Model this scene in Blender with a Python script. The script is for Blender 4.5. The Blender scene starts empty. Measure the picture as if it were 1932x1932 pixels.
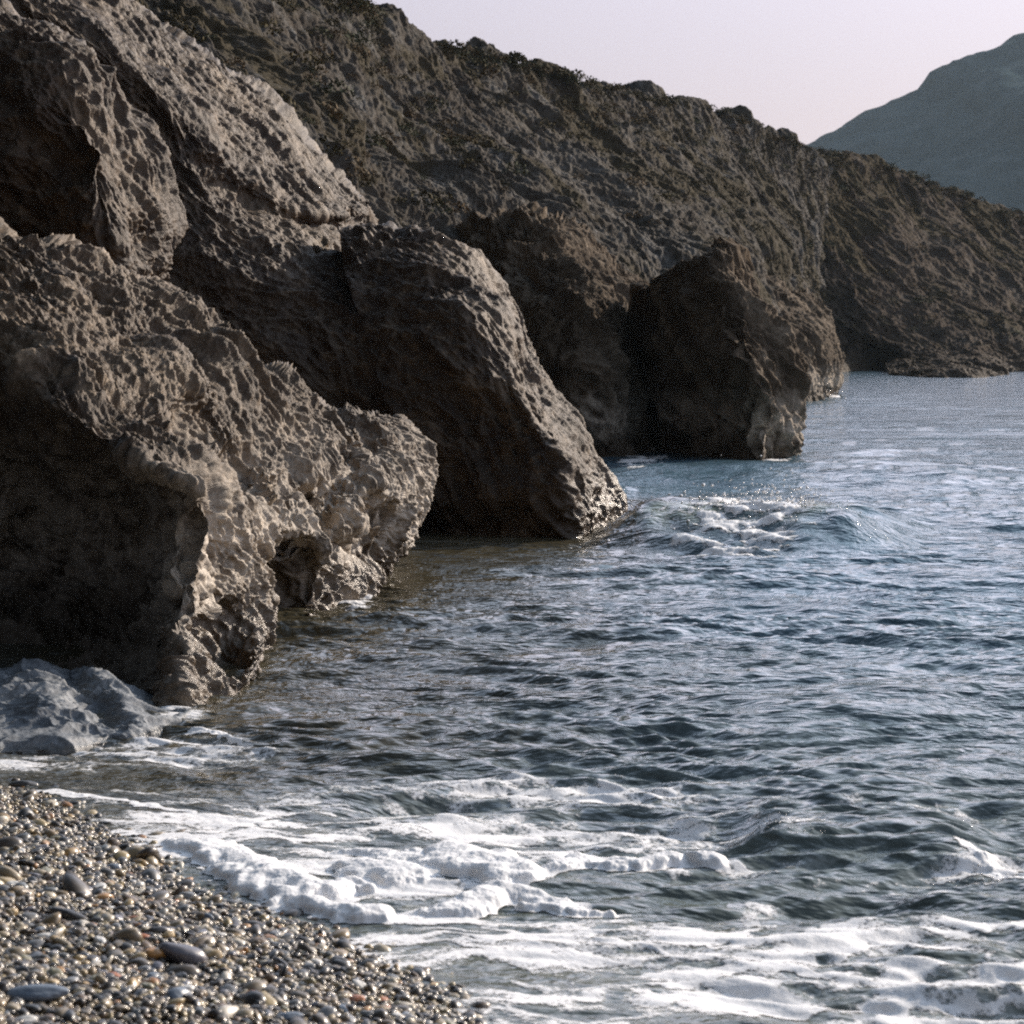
import bpy, math, random
import numpy as np

# ------------------------------------------------------------------ camera, world, sun, exposure
S = bpy.context.scene
C = S.collection
KD = 1.4                      # depth scale of the control points
FP = 3019.0 * KD
F = FP / 1932.0            # focal length / frame width
HV, CU, CAMH = 641.0, 966.0, 1.7
cam_d = bpy.data.cameras.new('camera')
cam = bpy.data.objects.new('camera', cam_d)
C.objects.link(cam)
cam_d.sensor_width = 36.0
cam_d.lens = 36.0 * F
cam_d.shift_y = -(966.0 - HV) / 1932.0
cam_d.clip_start = 0.05
cam_d.clip_end = 6000.0
cam.location = (0, 0, CAMH)
cam.rotation_euler = (math.radians(90), 0, 0)
cam_d.dof.use_dof = True
cam_d.dof.focus_distance = 15.0
cam_d.dof.aperture_fstop = 8.0
S.camera = cam

SUN_EL = math.radians(24)
SUN_AZ = math.radians(49)       # clockwise from +Y (view direction) towards +X
sun_dir = (math.cos(SUN_EL) * math.sin(SUN_AZ), math.cos(SUN_EL) * math.cos(SUN_AZ), math.sin(SUN_EL))

W = bpy.data.worlds.new('World')
S.world = W
W.use_nodes = True
nt = W.node_tree
nt.nodes.clear()
wo = nt.nodes.new('ShaderNodeOutputWorld')
bg = nt.nodes.new('ShaderNodeBackground')
bg.inputs['Strength'].default_value = 0.05
bg2 = nt.nodes.new('ShaderNodeBackground')
bg2.inputs['Strength'].default_value = 0.76
addw = nt.nodes.new('ShaderNodeAddShader')
sky = nt.nodes.new('ShaderNodeTexSky')
sky.sky_type = 'NISHITA'
sky.sun_disc = False
sky.sun_elevation = SUN_EL
sky.sun_rotation = SUN_AZ
sky.dust_density = 2.5
tc = nt.nodes.new('ShaderNodeTexCoord')
sep = nt.nodes.new('ShaderNodeSeparateXYZ')
rmp = nt.nodes.new('ShaderNodeValToRGB')
# sky gradient, pale lilac-pink when low; added bright band above frame lights the water
e = rmp.color_ramp.elements
e[0].position = 0.0; e[0].color = (0.60, 0.49, 0.515, 1)
e[1].position = 1.0; e[1].color = (0.03, 0.06, 0.10, 1)
for p, c in ((0.10, (0.57, 0.475, 0.53)), (0.155, (0.60, 0.53, 0.62)), (0.26, (1.70, 1.66, 1.98)), (0.52, (0.90, 1.12, 1.46))):
    n_ = rmp.color_ramp.elements.new(p); n_.color = (*c, 1)
dotn = nt.nodes.new('ShaderNodeVectorMath'); dotn.operation = 'DOT_PRODUCT'
dotn.inputs[1].default_value = sun_dir
mr = nt.nodes.new('ShaderNodeMapRange')
mr.inputs[1].default_value = -0.05; mr.inputs[2].default_value = 0.80
mr.inputs[3].default_value = 0.055; mr.inputs[4].default_value = 1.22
mulw = nt.nodes.new('ShaderNodeVectorMath'); mulw.operation = 'SCALE'
L = nt.links.new
L(tc.outputs['Generated'], sep.inputs[0]); L(sep.outputs['Z'], rmp.inputs['Fac'])
L(tc.outputs['Generated'], dotn.inputs[0]); L(dotn.outputs['Value'], mr.inputs['Value'])
L(rmp.outputs['Color'], mulw.inputs[0]); L(mr.outputs[0], mulw.inputs['Scale'])
mrn = nt.nodes.new('ShaderNodeMapRange')
mrn.inputs[1].default_value = -0.2; mrn.inputs[2].default_value = 0.8; mrn.inputs[3].default_value = 0.11; mrn.inputs[4].default_value = 0.36
muln = nt.nodes.new('ShaderNodeVectorMath'); muln.operation = 'SCALE'
L(dotn.outputs['Value'], mrn.inputs['Value']); L(sky.outputs[0], muln.inputs[0]); L(mrn.outputs[0], muln.inputs['Scale'])
L(muln.outputs[0], bg.inputs['Color']); L(mulw.outputs[0], bg2.inputs['Color'])
L(bg.outputs[0], addw.inputs[0]); L(bg2.outputs[0], addw.inputs[1]); L(addw.outputs[0], wo.inputs['Surface'])

sl = bpy.data.lights.new('sun', 'SUN')
sl.energy = 5.0
sl.angle = math.radians(0.6)
sl.color = (1.0, 0.87, 0.73)
sun = bpy.data.objects.new('sun', sl)
C.objects.link(sun)
from mathutils import Vector
sun.rotation_euler = Vector(sun_dir).to_track_quat('Z', 'Y').to_euler()
sun.location = (30, 10, 30)
S.view_settings.view_transform = 'Standard'
S.view_settings.look = 'None'
S.view_settings.exposure = 0.5
S.view_settings.gamma = 1.0
S.cycles.max_bounces = 5
S.cycles.diffuse_bounces = 3
S.cycles.glossy_bounces = 3
S.cycles.filter_width = 2.0
S.cycles.use_denoising = False

# ------------------------------------------------------------------ numpy noise
rng = np.random.default_rng(7)
PERM = rng.permutation(256).astype(np.int32)
PERM = np.concatenate([PERM, PERM, PERM])
GR = rng.normal(size=(256, 3)); GR /= np.linalg.norm(GR, axis=1)[:, None]; GR = GR.astype(np.float32)
RO = rng.random((256, 3)).astype(np.float32)

def _h(ix, iy, iz, s=0):
    return PERM[PERM[PERM[(ix + s * 31) & 255] + (iy & 255)] + (iz & 255)]

def perlin(P, s=0):
    P = P.astype(np.float32)
    I = np.floor(P).astype(np.int32); f = P - I
    u = f * f * f * (f * (f * 6 - 15) + 10)
    out = np.zeros(len(P), np.float32)
    for dx in (0, 1):
        wx = u[:, 0] if dx else 1 - u[:, 0]
        for dy in (0, 1):
            wy = u[:, 1] if dy else 1 - u[:, 1]
            for dz in (0, 1):
                wz = u[:, 2] if dz else 1 - u[:, 2]
                g = GR[_h(I[:, 0] + dx, I[:, 1] + dy, I[:, 2] + dz, s)]
                d = g[:, 0] * (f[:, 0] - dx) + g[:, 1] * (f[:, 1] - dy) + g[:, 2] * (f[:, 2] - dz)
                out += wx * wy * wz * d
    return out * 1.6

def fbm(P, o=4, s=0, g=0.5):
    r = 0; a = 1.0
    for k in range(o):
        r = r + a * perlin(P * (2.03 ** k) + 17.3 * k, s + k); a *= g
    return r

def ridged(P, o=3, s=0):
    r = 0; a = 1.0; t = 0
    for k in range(o):
        n = 1 - np.abs(perlin(P * (2.1 ** k) + 9.1 * k, s + k)) * 1.6
        r = r + a * n * n; t += a; a *= 0.5
    return r / t

def worley(P, s=0):
    P = P.astype(np.float32)
    I = np.floor(P).astype(np.int32); f = P - I
    f1 = np.full(len(P), 9.0, np.float32); f2 = f1.copy()
    for dx in (-1, 0, 1):
        for dy in (-1, 0, 1):
            for dz in (-1, 0, 1):
                r = RO[_h(I[:, 0] + dx, I[:, 1] + dy, I[:, 2] + dz, s)]
                d = (f[:, 0] - dx - r[:, 0]) ** 2 + (f[:, 1] - dy - r[:, 1]) ** 2 + (f[:, 2] - dz - r[:, 2]) ** 2
                f2 = np.minimum(f2, np.maximum(f1, d)); f1 = np.minimum(f1, d)
    return np.sqrt(f1), np.sqrt(f2)

def sstep(a, b, x):
    t = np.clip((x - a) / (b - a), 0, 1)
    return t * t * (3 - 2 * t)

def at(u, v, Y):
    return ((u - CU) / 3019.0 * Y, Y * KD, CAMH - (v - HV) / 3019.0 * Y)

def flat(u, v, z=0.0):
    Y = (CAMH - z) * FP / (v - HV)
    return ((u - CU) / FP * Y, Y)

# ------------------------------------------------------------------ mesh + tagging helpers
def tag(o, label=None, cat=None, group=None, kind=None):
    if label: o['label'] = label
    if cat: o['category'] = cat
    if group: o['group'] = group
    if kind: o['kind'] = kind
    return o

def mesh_from(name, V, Fc, mat, smooth=True, attrs=None, parent=None):
    """V (n,3), Fc (m,k) with k = 3 or 4"""
    me = bpy.data.meshes.new(name)
    n, (m, k) = len(V), Fc.shape
    me.vertices.add(n); me.loops.add(m * k); me.polygons.add(m)
    me.vertices.foreach_set('co', np.ascontiguousarray(V, np.float32).ravel())
    me.loops.foreach_set('vertex_index', np.ascontiguousarray(Fc, np.int32).ravel())
    me.polygons.foreach_set('loop_start', np.arange(0, m * k, k, dtype=np.int32))
    me.polygons.foreach_set('use_smooth', np.full(m, smooth))
    me.update(calc_edges=True)
    for an, (ty, dat) in (attrs or {}).items():
        at_ = me.attributes.new(an, ty, 'POINT')
        at_.data.foreach_set('value' if ty == 'FLOAT' else 'color', np.ascontiguousarray(dat, np.float32).ravel())
    me.materials.append(mat)
    o = bpy.data.objects.new(name, me)
    C.objects.link(o)
    if parent: o.parent = parent
    return o

def grid_faces(nr, nc):
    i = np.arange(nr - 1)[:, None] * nc + np.arange(nc - 1)[None, :]
    return np.stack([i, i + 1, i + nc + 1, i + nc], -1).reshape(-1, 4)

# ------------------------------------------------------------------ materials
def newmat(name):
    m = bpy.data.materials.new(name); m.use_nodes = True
    n = m.node_tree; b = n.nodes['Principled BSDF']
    return m, n, b

def N(nt_, ty, **kw):
    n = nt_.nodes.new(ty)
    for k, v in kw.items():
        if hasattr(n, k): setattr(n, k, v)
        else: n.inputs[k.replace('_', ' ')].default_value = v
    return n

def ramp(nt_, src, stops):
    r = nt_.nodes.new('ShaderNodeValToRGB'); e = r.color_ramp.elements
    e[0].position = stops[0][0]; e[0].color = (*stops[0][1], 1)
    e[1].position = stops[-1][0]; e[1].color = (*stops[-1][1], 1)
    for p, c in stops[1:-1]:
        x = e.new(p); x.color = (*c, 1)
    nt_.links.new(src, r.inputs['Fac'])
    return r.outputs['Color']

def mixc(nt_, fac, a, b, mode='MIX'):
    m = nt_.nodes.new('ShaderNodeMix'); m.data_type = 'RGBA'; m.blend_type = mode
    for i, s in ((0, fac), (6, a), (7, b)):
        if isinstance(s, (int, float)): m.inputs[i].default_value = s
        elif isinstance(s, tuple): m.inputs[i].default_value = (*s, 1)
        else: nt_.links.new(s, m.inputs[i])
    return m.outputs[2]

def mathn(nt_, op, a, b=0.0, clamp=False):
    m = nt_.nodes.new('ShaderNodeMath'); m.operation = op; m.use_clamp = clamp
    for i, s in ((0, a), (1, b)):
        if isinstance(s, (int, float)): m.inputs[i].default_value = s
        else: nt_.links.new(s, m.inputs[i])
    return m.outputs[0]

def rock_mat(name, pale, mid, dark, wet_top, algae=(0.035, 0.022, 0.010), scale=1.0, rough=0.62, bump=0.5, veg=0.0, spec=0.35, lit_band=1.25):
    m, n, b = newmat(name)
    g = N(n, 'ShaderNodeNewGeometry')
    def noise(sc, det=6.0, ro=0.6, dist=0.0):
        x = N(n, 'ShaderNodeTexNoise', Scale=sc * scale, Detail=det, Roughness=ro, Distortion=dist)
        n.links.new(g.outputs['Position'], x.inputs['Vector']); return x.outputs['Fac']
    mpb = N(n, 'ShaderNodeMapping'); mpb.inputs['Rotation'].default_value = (0, math.radians(-48), 0); mpb.vector_type = 'POINT'
    mps = N(n, 'ShaderNodeMapping'); mps.inputs['Scale'].default_value = (0.30, 0.8, 1.3)
    n.links.new(g.outputs['Position'], mpb.inputs['Vector']); n.links.new(mpb.outputs[0], mps.inputs['Vector'])
    xb = N(n, 'ShaderNodeTexNoise', Scale=2.6 * scale, Detail=7.0, Roughness=0.62, Distortion=0.5); n.links.new(mps.outputs[0], xb.inputs['Vector'])
    n1 = mathn(n, 'ADD', mathn(n, 'MULTIPLY', noise(1.1, 7, 0.62, 0.6), 0.45), mathn(n, 'MULTIPLY', xb.outputs['Fac'], 0.55)); n2 = noise(7.0, 8, 0.7, 0.4); n3 = noise(45, 4, 0.7)
    c = ramp(n, n1, [(0.39, dark), (0.53, mid), (0.73, pale)])
    c2 = ramp(n, n2, [(0.36, dark), (0.55, mid), (0.73, pale)])
    c = mixc(n, 0.5, c, c2)
    c = mixc(n, 0.5, c, ramp(n, n3, [(0.3, (0.25, 0.24, 0.22)), (0.7, (0.85, 0.85, 0.85))]), 'OVERLAY')
    if veg > 0:
        nv = noise(0.55, 8, 0.68, 0.8)
        f = ramp(n, nv, [(0.5, (0, 0, 0)), (0.56, (1, 1, 1))])
        c = mixc(n, mathn(n, 'MULTIPLY', f, veg), c, (0.048, 0.038, 0.020))
    sp = N(n, 'ShaderNodeSeparateXYZ'); n.links.new(g.outputs['Position'], sp.inputs[0])
    zz = mathn(n, 'ADD', sp.outputs['Z'], mathn(n, 'MULTIPLY', mathn(n, 'SUBTRACT', n1, 0.5), -1.2 * wet_top))
    mr_ = N(n, 'ShaderNodeMapRange'); n.links.new(zz, mr_.inputs[0])
    mr_.inputs[1].default_value = wet_top; mr_.inputs[2].default_value = wet_top * 0.35
    wet = mr_.outputs[0]
    # paler colour painted low on the rock, imitating its brightest sunlit parts
    ct = N(n, 'ShaderNodeMapRange'); n.links.new(zz, ct.inputs[0]); ct.inputs[1].default_value = lit_band * 1.3; ct.inputs[2].default_value = lit_band * 0.5
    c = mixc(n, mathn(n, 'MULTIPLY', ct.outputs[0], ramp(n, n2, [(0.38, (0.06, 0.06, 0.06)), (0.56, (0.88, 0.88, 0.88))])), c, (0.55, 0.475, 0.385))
    # wet, weed-stained band above the waterline
    c = mixc(n, mathn(n, 'MULTIPLY', wet, 0.8), c, mixc(n, n2, algae, mid))
    n.links.new(c, b.inputs['Base Color'])
    n.links.new(mathn(n, 'SUBTRACT', rough, mathn(n, 'MULTIPLY', wet, 0.30)), b.inputs['Roughness'])
    b.inputs['Specular IOR Level'].default_value = spec
    vo = N(n, 'ShaderNodeTexVoronoi', Scale=26 * scale); n.links.new(g.outputs['Position'], vo.inputs['Vector'])
    h = mathn(n, 'ADD', mathn(n, 'MULTIPLY', noise(30, 8, 0.72, 0.3), 1.0), mathn(n, 'MULTIPLY', vo.outputs['Distance'], -0.35))
    bp = N(n, 'ShaderNodeBump', Strength=bump, Distance=0.035 / scale)
    n.links.new(h, bp.inputs['Height']); n.links.new(bp.outputs[0], b.inputs['Normal'])
    return m

ROCK = rock_mat('weathered_rock', (0.28, 0.205, 0.13), (0.064, 0.042, 0.024), (0.022, 0.0125, 0.007), 0.55, lit_band=0.01)
ROCKA = rock_mat('weathered_shore_rock', (0.42, 0.32, 0.215), (0.095, 0.065, 0.038), (0.028, 0.017, 0.009), 0.45, lit_band=0.95)
ROCKF = rock_mat('weathered_rock_distant', (0.40, 0.33, 0.25), (0.095, 0.072, 0.050), (0.033, 0.023, 0.015), 0.5, scale=0.5, rough=0.9, spec=0.12, lit_band=0.8)
GREYR = rock_mat('sea_worn_grey_rock', (0.50, 0.48, 0.45), (0.19, 0.205, 0.22), (0.065, 0.073, 0.085), 0.02, algae=(0.05, 0.055, 0.05), rough=0.62, bump=0.3, spec=0.2, lit_band=0.001)
SLOPE = rock_mat('hillside_ground', (0.20, 0.21, 0.215), (0.085, 0.076, 0.064), (0.036, 0.027, 0.019), 0.5, scale=0.35, veg=0.85, rough=0.9, spec=0.1, lit_band=0.01)
HEADM = rock_mat('headland_ground', (0.15, 0.14, 0.125), (0.075, 0.060, 0.047), (0.038, 0.027, 0.019), 1.2, scale=0.25, veg=0.8, rough=0.95, spec=0.05, lit_band=0.01)

# ------------------------------------------------------------------ lofted rock bodies
def cr(P, segs):
    """Catmull-Rom along axis 0; segs = samples per segment"""
    Q = np.concatenate([2 * P[:1] - P[1:2], P, 2 * P[-1:] - P[-2:-1]], 0)
    out = []
    for i, n in enumerate(segs):
        t = (np.arange(n) / n).astype(np.float32).reshape((-1,) + (1,) * (P.ndim - 1))
        p0, p1, p2, p3 = Q[i], Q[i + 1], Q[i + 2], Q[i + 3]
        out.append(0.5 * (2 * p1 + (p2 - p0) * t + (2 * p0 - 5 * p1 + 4 * p2 - p3) * t * t + (3 * p1 - p0 - 3 * p2 + p3) * t ** 3))
    out.append(P[-1:])
    return np.concatenate(out, 0)

def normals(G):
    a = np.gradient(G, axis=0); b = np.gradient(G, axis=1)
    n = np.cross(a, b); l = np.linalg.norm(n, axis=2, keepdims=True)
    return n / np.maximum(l, 1e-9)

STR = np.array([0.66, 0.12, -0.74]); STR /= np.linalg.norm(STR)      # dip of the beds
_b = np.cross(STR, [0, 1, 0]); _b /= np.linalg.norm(_b); _c = np.cross(STR, _b)
RT = np.stack([STR, _b, _c])

def loft(cols, px, back=(0.9, 0.5), foot=-0.5):
    """cols: per column a list of (u,v,Y) from crest to foot -> world grid of control points (rows, cols)"""
    R = []
    for c in cols:
        w = [np.array(at(*p)) for p in c]
        cr0 = w[0]
        bk = [cr0 + np.array([-0.15 * back[0], back[0] * 2.4, -cr0[2] * 0.9 - 0.6]), cr0 + np.array([-0.05 * back[0], back[0], -back[1]])]
        ft = w[-1] + np.array([0.0, 0.12, 0.0]); ft = np.array([ft[0], ft[1], min(foot, ft[2] - 0.3)])
        R.append(bk + w + [ft])
    P = np.array(R).transpose(1, 0, 2).astype(np.float32)         # rows, cols, 3
    def segs(P, hid):
        d = np.linalg.norm(np.diff(P, axis=0), axis=2)
        Y = np.maximum(P[:, :, 1], 3)[:-1]
        s = np.ceil(np.percentile(d / Y, 80, axis=1) * FP * 0.53 / px).astype(int)
        for i in hid: s[i] = max(3, s[i] // 5)
        return np.maximum(s, 2)
    G = cr(P, segs(P, [0, 1, len(P) - 2]))
    Gt = cr(G.transpose(1, 0, 2), segs(P.transpose(1, 0, 2), []))
    return Gt.transpose(1, 0, 2)

def rockify(G, s, seed, flip, amp=1.0, dents=(), pit=1.0, rib=1.0, low=1.0, fine=1.0):
    sh = G.shape
    for (u, v, ru, rv, dep, sharp) in dents:
        pu = G[..., 0] / G[..., 1] * FP + CU; pv = HV + (CAMH - G[..., 2]) / G[..., 1] * FP
        Nn = normals(G) * flip
        q = np.sqrt(((pu - u) / ru) ** 2 + ((pv - v) / rv) ** 2)
        wgt = 1 - sstep(sharp, 1.15, q)
        G = G - Nn * (wgt * dep)[..., None] * (Nn[..., 1:2] < 0.5)
    Nn = (normals(G) * flip).reshape(-1, 3)
    P = G.reshape(-1, 3).astype(np.float32)
    P0 = P.copy()
    Q = P @ RT.T.astype(np.float32)
    st = np.array([0.24, 1, 1], np.float32)
    wq = np.stack([perlin(P / (0.9 * s), seed + 40), perlin(P / (0.9 * s) + 5, seed + 41), perlin(P / (0.9 * s) + 11, seed + 42)], 1) * 0.28 * s
    A = (Q + wq) * st
    d = 0.16 * s * low * fbm(P / (0.95 * s), 3, seed)
    d += 0.15 * s * rib * (ridged(A / (0.50 * s), 3, seed + 3) - 0.5)
    f1, f2 = worley(A / (0.24 * s) * np.array([1.5, 1, 1], np.float32), seed + 5)
    msk = sstep(-0.35, 0.3, perlin(P / (0.7 * s), seed + 8))
    d -= 0.050 * s * pit * msk * sstep(-0.05, 0.45, f2 - f1)
    f1, f2 = worley((Q + wq * 0.5) / (0.085 * s) * np.array([0.5, 1, 1], np.float32), seed + 6)
    m2 = sstep(-0.2, 0.35, perlin(P / (0.5 * s) + 3, seed + 9))
    d -= 0.034 * s * pit * (0.35 + 0.65 * m2) * sstep(-0.05, 0.45, f2 - f1)
    f1, f2 = worley((Q + wq * 0.3) / (0.042 * s) * np.array([0.65, 1, 1], np.float32), seed + 7)
    d -= 0.015 * s * pit * (0.3 + 0.7 * msk) * sstep(-0.05, 0.5, f2 - f1)
    d += 0.022 * s * fine * ridged(A / (0.075 * s), 2, seed + 12)
    d += 0.012 * s * fine * fbm(P / (0.05 * s), 3, seed + 14, 0.6)
    P = P0 + Nn * (d * amp)[:, None]
    return P.reshape(sh)

def rock(name, cols, s, seed, mat, label, cat='rock', px=1.6, amp=1.0, dents=(), kind=None, back=(0.9, 0.5), pit=1.0, rib=1.0, low=1.0, foot=-0.5, fine=1.0):
    G = loft(cols, px, back, foot)
    Nn = normals(G)
    r0 = G.shape[0] // 3
    view = G[r0:] - np.array([0, 0, CAMH])
    flip = -np.sign((Nn[r0:] * view).sum(-1).mean())
    G = rockify(G, s, seed, flip, amp, dents, pit, rib, low, fine)
    Fc = grid_faces(*G.shape[:2])
    if flip < 0: Fc = Fc[:, ::-1]
    print('ROCK', name, G.shape)
    o = mesh_from(name, G.reshape(-1, 3), Fc, mat)
    return tag(o, label, cat, kind=kind)

def steep(cols, YY, prof):
    out = []
    for c, (yc, yf) in zip(cols, YY):
        v0, vf = c[0][1], c[-1][1]; vn = HV + (CAMH + 0.03) / yf * 3019
        k = (vn - v0) / (vf - v0)
        out.append([(p[0], v0 + (p[1] - v0) * k, yf + (yc - yf) * q) for p, q in zip(c, prof)])
    return out

# A : near slab with a hollow under its brow and a row of scoured pockets
A_cols = [
 [(-700,100,11.6),(-700,250,10.6),(-700,420,9.6),(-700,650,9.4),(-700,900,9.3),(-700,1100,9.0),(-700,1300,8.5)],
 [(-300,250,10.8),(-300,380,10.0),(-300,500,9.1),(-300,680,9.1),(-300,900,9.2),(-300,1100,9.0),(-300,1300,8.4)],
 [(0,385,10.2),(0,520,9.5),(0,670,8.7),(0,860,9.1),(0,1000,9.3),(0,1150,9.1),(0,1300,8.4)],
 [(100,430,10.25),(100,560,9.4),(95,745,8.4),(95,860,8.9),(95,1000,9.2),(95,1150,9.0),(95,1305,8.3)],
 [(200,490,10.4),(200,640,9.4),(190,812,8.25),(190,880,8.6),(185,1000,9.0),(185,1150,8.9),(185,1312,8.1)],
 [(270,520,10.5),(285,700,9.3),(285,858,8.1),(278,905,8.35),(262,1000,8.8),(250,1150,8.65),(250,1318,7.9)],
 [(330,565,10.7),(355,745,9.35),(368,892,8.0),(352,945,8.05),(322,1050,8.1),(290,1160,8.0),(298,1325,7.6)],
 [(395,598,10.8),(420,790,9.6),(432,935,8.7),(412,1010,8.4),(385,1090,8.1),(352,1190,7.85),(352,1342,7.4)],
 [(452,650,11.0),(480,830,9.9),(492,960,9.1),(470,1060,8.75),(450,1130,8.5),(425,1210,8.25),(402,1305,7.8)],
 [(530,697,11.3),(545,850,10.3),(552,980,9.6),(525,1060,9.2),(505,1130,8.9),(497,1200,8.6),(491,1275,8.1)],
 [(600,745,11.6),(602,860,10.7),(602,960,10.2),(575,1050,9.8),(545,1100,9.6),(515,1150,9.6),(492,1178,9.55)],
 [(655,768,11.8),(660,860,11.0),(655,935,10.5),(640,1000,10.25),(622,1060,10.1),(605,1110,10.0),(600,1165,9.8)],
 [(705,755,12.0),(720,840,11.3),(715,905,10.8),(700,960,10.65),(682,1030,10.6),(665,1080,10.6),(650,1135,10.4)],
 [(750,778,12.2),(772,845,11.7),(776,905,11.35),(763,950,11.2),(745,1010,11.1),(722,1060,11.0),(692,1118,10.8)],
 [(752,800,12.7),(785,870,12.4),(785,920,12.1),(768,970,12.0),(750,1020,11.8),(732,1060,11.8),(712,1092,11.7)],
 [(690,830,13.3),(740,890,13.2),(750,940,13.1),(740,980,13.0),(735,1020,13.0),(725,1050,13.0),(712,1070,12.9)],
]
A_d = [(150,1050,210,180,0.22,0.3),(430,1195,50,66,0.22,0.45),(408,1075,40,55,0.12,0.3),(560,1090,50,80,0.40,0.5),(614,935,38,60,0.15,0.1),(712,965,40,46,0.20,0.3),
       (684,1035,42,44,0.32,0.5),(540,930,45,50,0.10,0.2),(470,880,50,60,0.12,0.2),(395,780,60,50,0.12,0.2),(655,850,30,60,0.10,0.2),(700,830,35,50,0.1,0.2),(330,1250,20,40,0.08,0.2)]
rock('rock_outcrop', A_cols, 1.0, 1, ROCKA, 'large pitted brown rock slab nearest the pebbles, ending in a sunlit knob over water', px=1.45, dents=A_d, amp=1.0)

# B : dark boulder above it
B_cols = [
 [(-500,-260,12.6),(-500,-100,11.6),(-500,80,11.2),(-500,260,11.1),(-500,480,11.3),(-500,700,11.3)],
 [(-200,-80,12.2),(-200,20,11.5),(-200,150,11.1),(-200,300,11.1),(-200,460,11.2),(-200,640,11.3)],
 [(0,10,12.0),(0,85,11.4),(0,180,11.1),(0,300,11.1),(0,430,11.2),(0,620,11.3)],
 [(70,30,12.1),(80,110,11.4),(85,200,11.0),(90,310,11.0),(95,430,11.1),(100,640,11.3)],
 [(140,75,12.2),(150,145,11.5),(158,235,11.0),(165,330,10.9),(175,450,11.0),(185,660,11.3)],
 [(203,140,12.4),(212,205,11.8),(220,285,11.3),(230,370,11.1),(238,470,11.1),(250,680,11.3)],
 [(243,205,12.7),(254,270,12.2),(266,330,11.8),(284,400,11.5),(285,490,11.5),(292,700,11.5)],
 [(262,250,13.0),(276,300,12.6),(292,350,12.3),(318,408,12.1),(310,480,12.0),(303,600,12.0)],
 [(225,300,14.2),(250,330,13.8),(270,370,13.5),(290,410,13.3),(290,490,13.1),(285,620,13.0)],
]
B_cols = [[(u, v, 11.2 + (y - 11.2) * 0.6) for u, v, y in c] for c in B_cols]
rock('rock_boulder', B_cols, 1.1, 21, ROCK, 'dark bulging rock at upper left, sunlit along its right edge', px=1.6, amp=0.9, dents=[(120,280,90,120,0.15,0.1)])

# C : long dipping slab and the dark face under it
C_cols = [
 [(-500,-420,17.4),(-500,-300,15.6),(-500,-100,15.4),(-500,200,15.2),(-500,500,14.9),(-500,800,14.2),(-500,1050,13)],
 [(-100,-220,17),(-100,-90,15.2),(-100,100,15.3),(-100,300,15.1),(-100,600,14.8),(-100,850,14),(-100,1100,13)],
 [(120,-90,17),(160,30,15.3),(170,180,15.2),(180,380,15),(180,620,14.5),(200,880,13.8),(200,1120,12)],
 [(260,10,17.3),(275,125,15.5),(275,250,15.3),(290,420,15),(310,640,14.3),(340,890,13.5),(350,1120,12)],
 [(400,110,17.6),(390,222,15.7),(385,320,15.4),(400,450,15),(430,650,14.2),(480,880,13.2),(500,1120,11.5)],
 [(505,190,18),(480,300,16),(470,385,15.7),(500,470,15.2),(540,650,14.3),(600,880,13),(640,1120,11.2)],
 [(590,285,18.2),(560,378,16.2),(550,425,16.0),(585,490,15.4),(640,650,14.5),(700,860,13.3),(740,1110,11.3)],
 [(655,345,18.4),(640,400,16.7),(625,430,16.7),(650,508,15.6),(720,650,14.8),(790,860,13.5),(830,1100,11.8)],
 [(690,382,18.8),(693,403,17.6),(678,430,17.5),(708,525,16.1),(770,680,15.4),(840,880,14.0),(880,1080,12.2)],
 [(665,400,20),(682,418,19),(690,450,18.6),(715,535,17.4),(790,690,16.4),(850,880,15),(890,1060,13.2)],
]
C_cols = [c[:4] + [(c[4][0], c[4][1] - 30, 14.7), (c[5][0], c[5][1] - 70, 14.55), (c[6][0], 1005, 14.4)] for i, c in enumerate(C_cols)]
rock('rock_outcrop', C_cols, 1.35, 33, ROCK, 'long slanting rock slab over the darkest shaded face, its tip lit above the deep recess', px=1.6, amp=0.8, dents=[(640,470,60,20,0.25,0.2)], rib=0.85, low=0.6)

# E : buttress with the bright right edge that reaches into the wave
E_cols = [
 [(640,430,20),(650,520,17.5),(680,640,16),(720,780,14.8),(760,900,13.6),(790,1000,12.6),(800,1100,11.5)],
 [(740,430,20),(750,520,17.8),(780,640,16.2),(820,780,15),(860,900,13.8),(880,1000,12.8),(890,1080,11.75)],
 [(815,455,20.3),(840,540,18.2),(870,660,16.6),(910,790,15.3),(940,900,14),(950,1000,12.9),(960,1078,11.9)],
 [(885,492,20.6),(910,570,18.7),(940,680,17),(980,790,15.6),(1010,890,14.4),(1030,980,13.2),(1040,1072,12.1)],
 [(935,528,20.8),(965,610,19),(1000,710,17.4),(1040,800,16),(1070,880,15),(1090,960,14),(1095,1058,12.5)],
 [(962,570,21),(1000,650,19.6),(1045,730,18.2),(1085,800,17.2),(1110,860,16.6),(1133,915,16),(1145,1000,14.4)],
 [(962,590,22),(1012,668,20.8),(1057,738,19.8),(1097,808,18.8),(1124,870,18),(1150,918,17.4),(1170,962,16.0)],
 [(900,600,23.4),(980,680,22),(1030,750,21),(1070,810,20),(1100,870,19.2),(1120,910,18.6),(1135,950,17.4)],
]
E_cols = steep(E_cols, [(15.7,14.2),(15.7,14.0),(15.7,13.7),(15.7,13.6),(15.8,13.7),(16.5,14.6),(18.4,16.1),(20.5,18.0)], [1,.55,.30,.16,.05,.0,.05])
rock('rock_buttress', E_cols, 1.5, 45, ROCK, 'big shaded brown buttress with a bright jagged right edge reaching the curling wave', px=1.6, amp=0.75, dents=[(940,800,130,200,0.3,0.1),(960,980,60,50,0.15,0.2)], rib=0.75, low=0.6)

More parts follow.
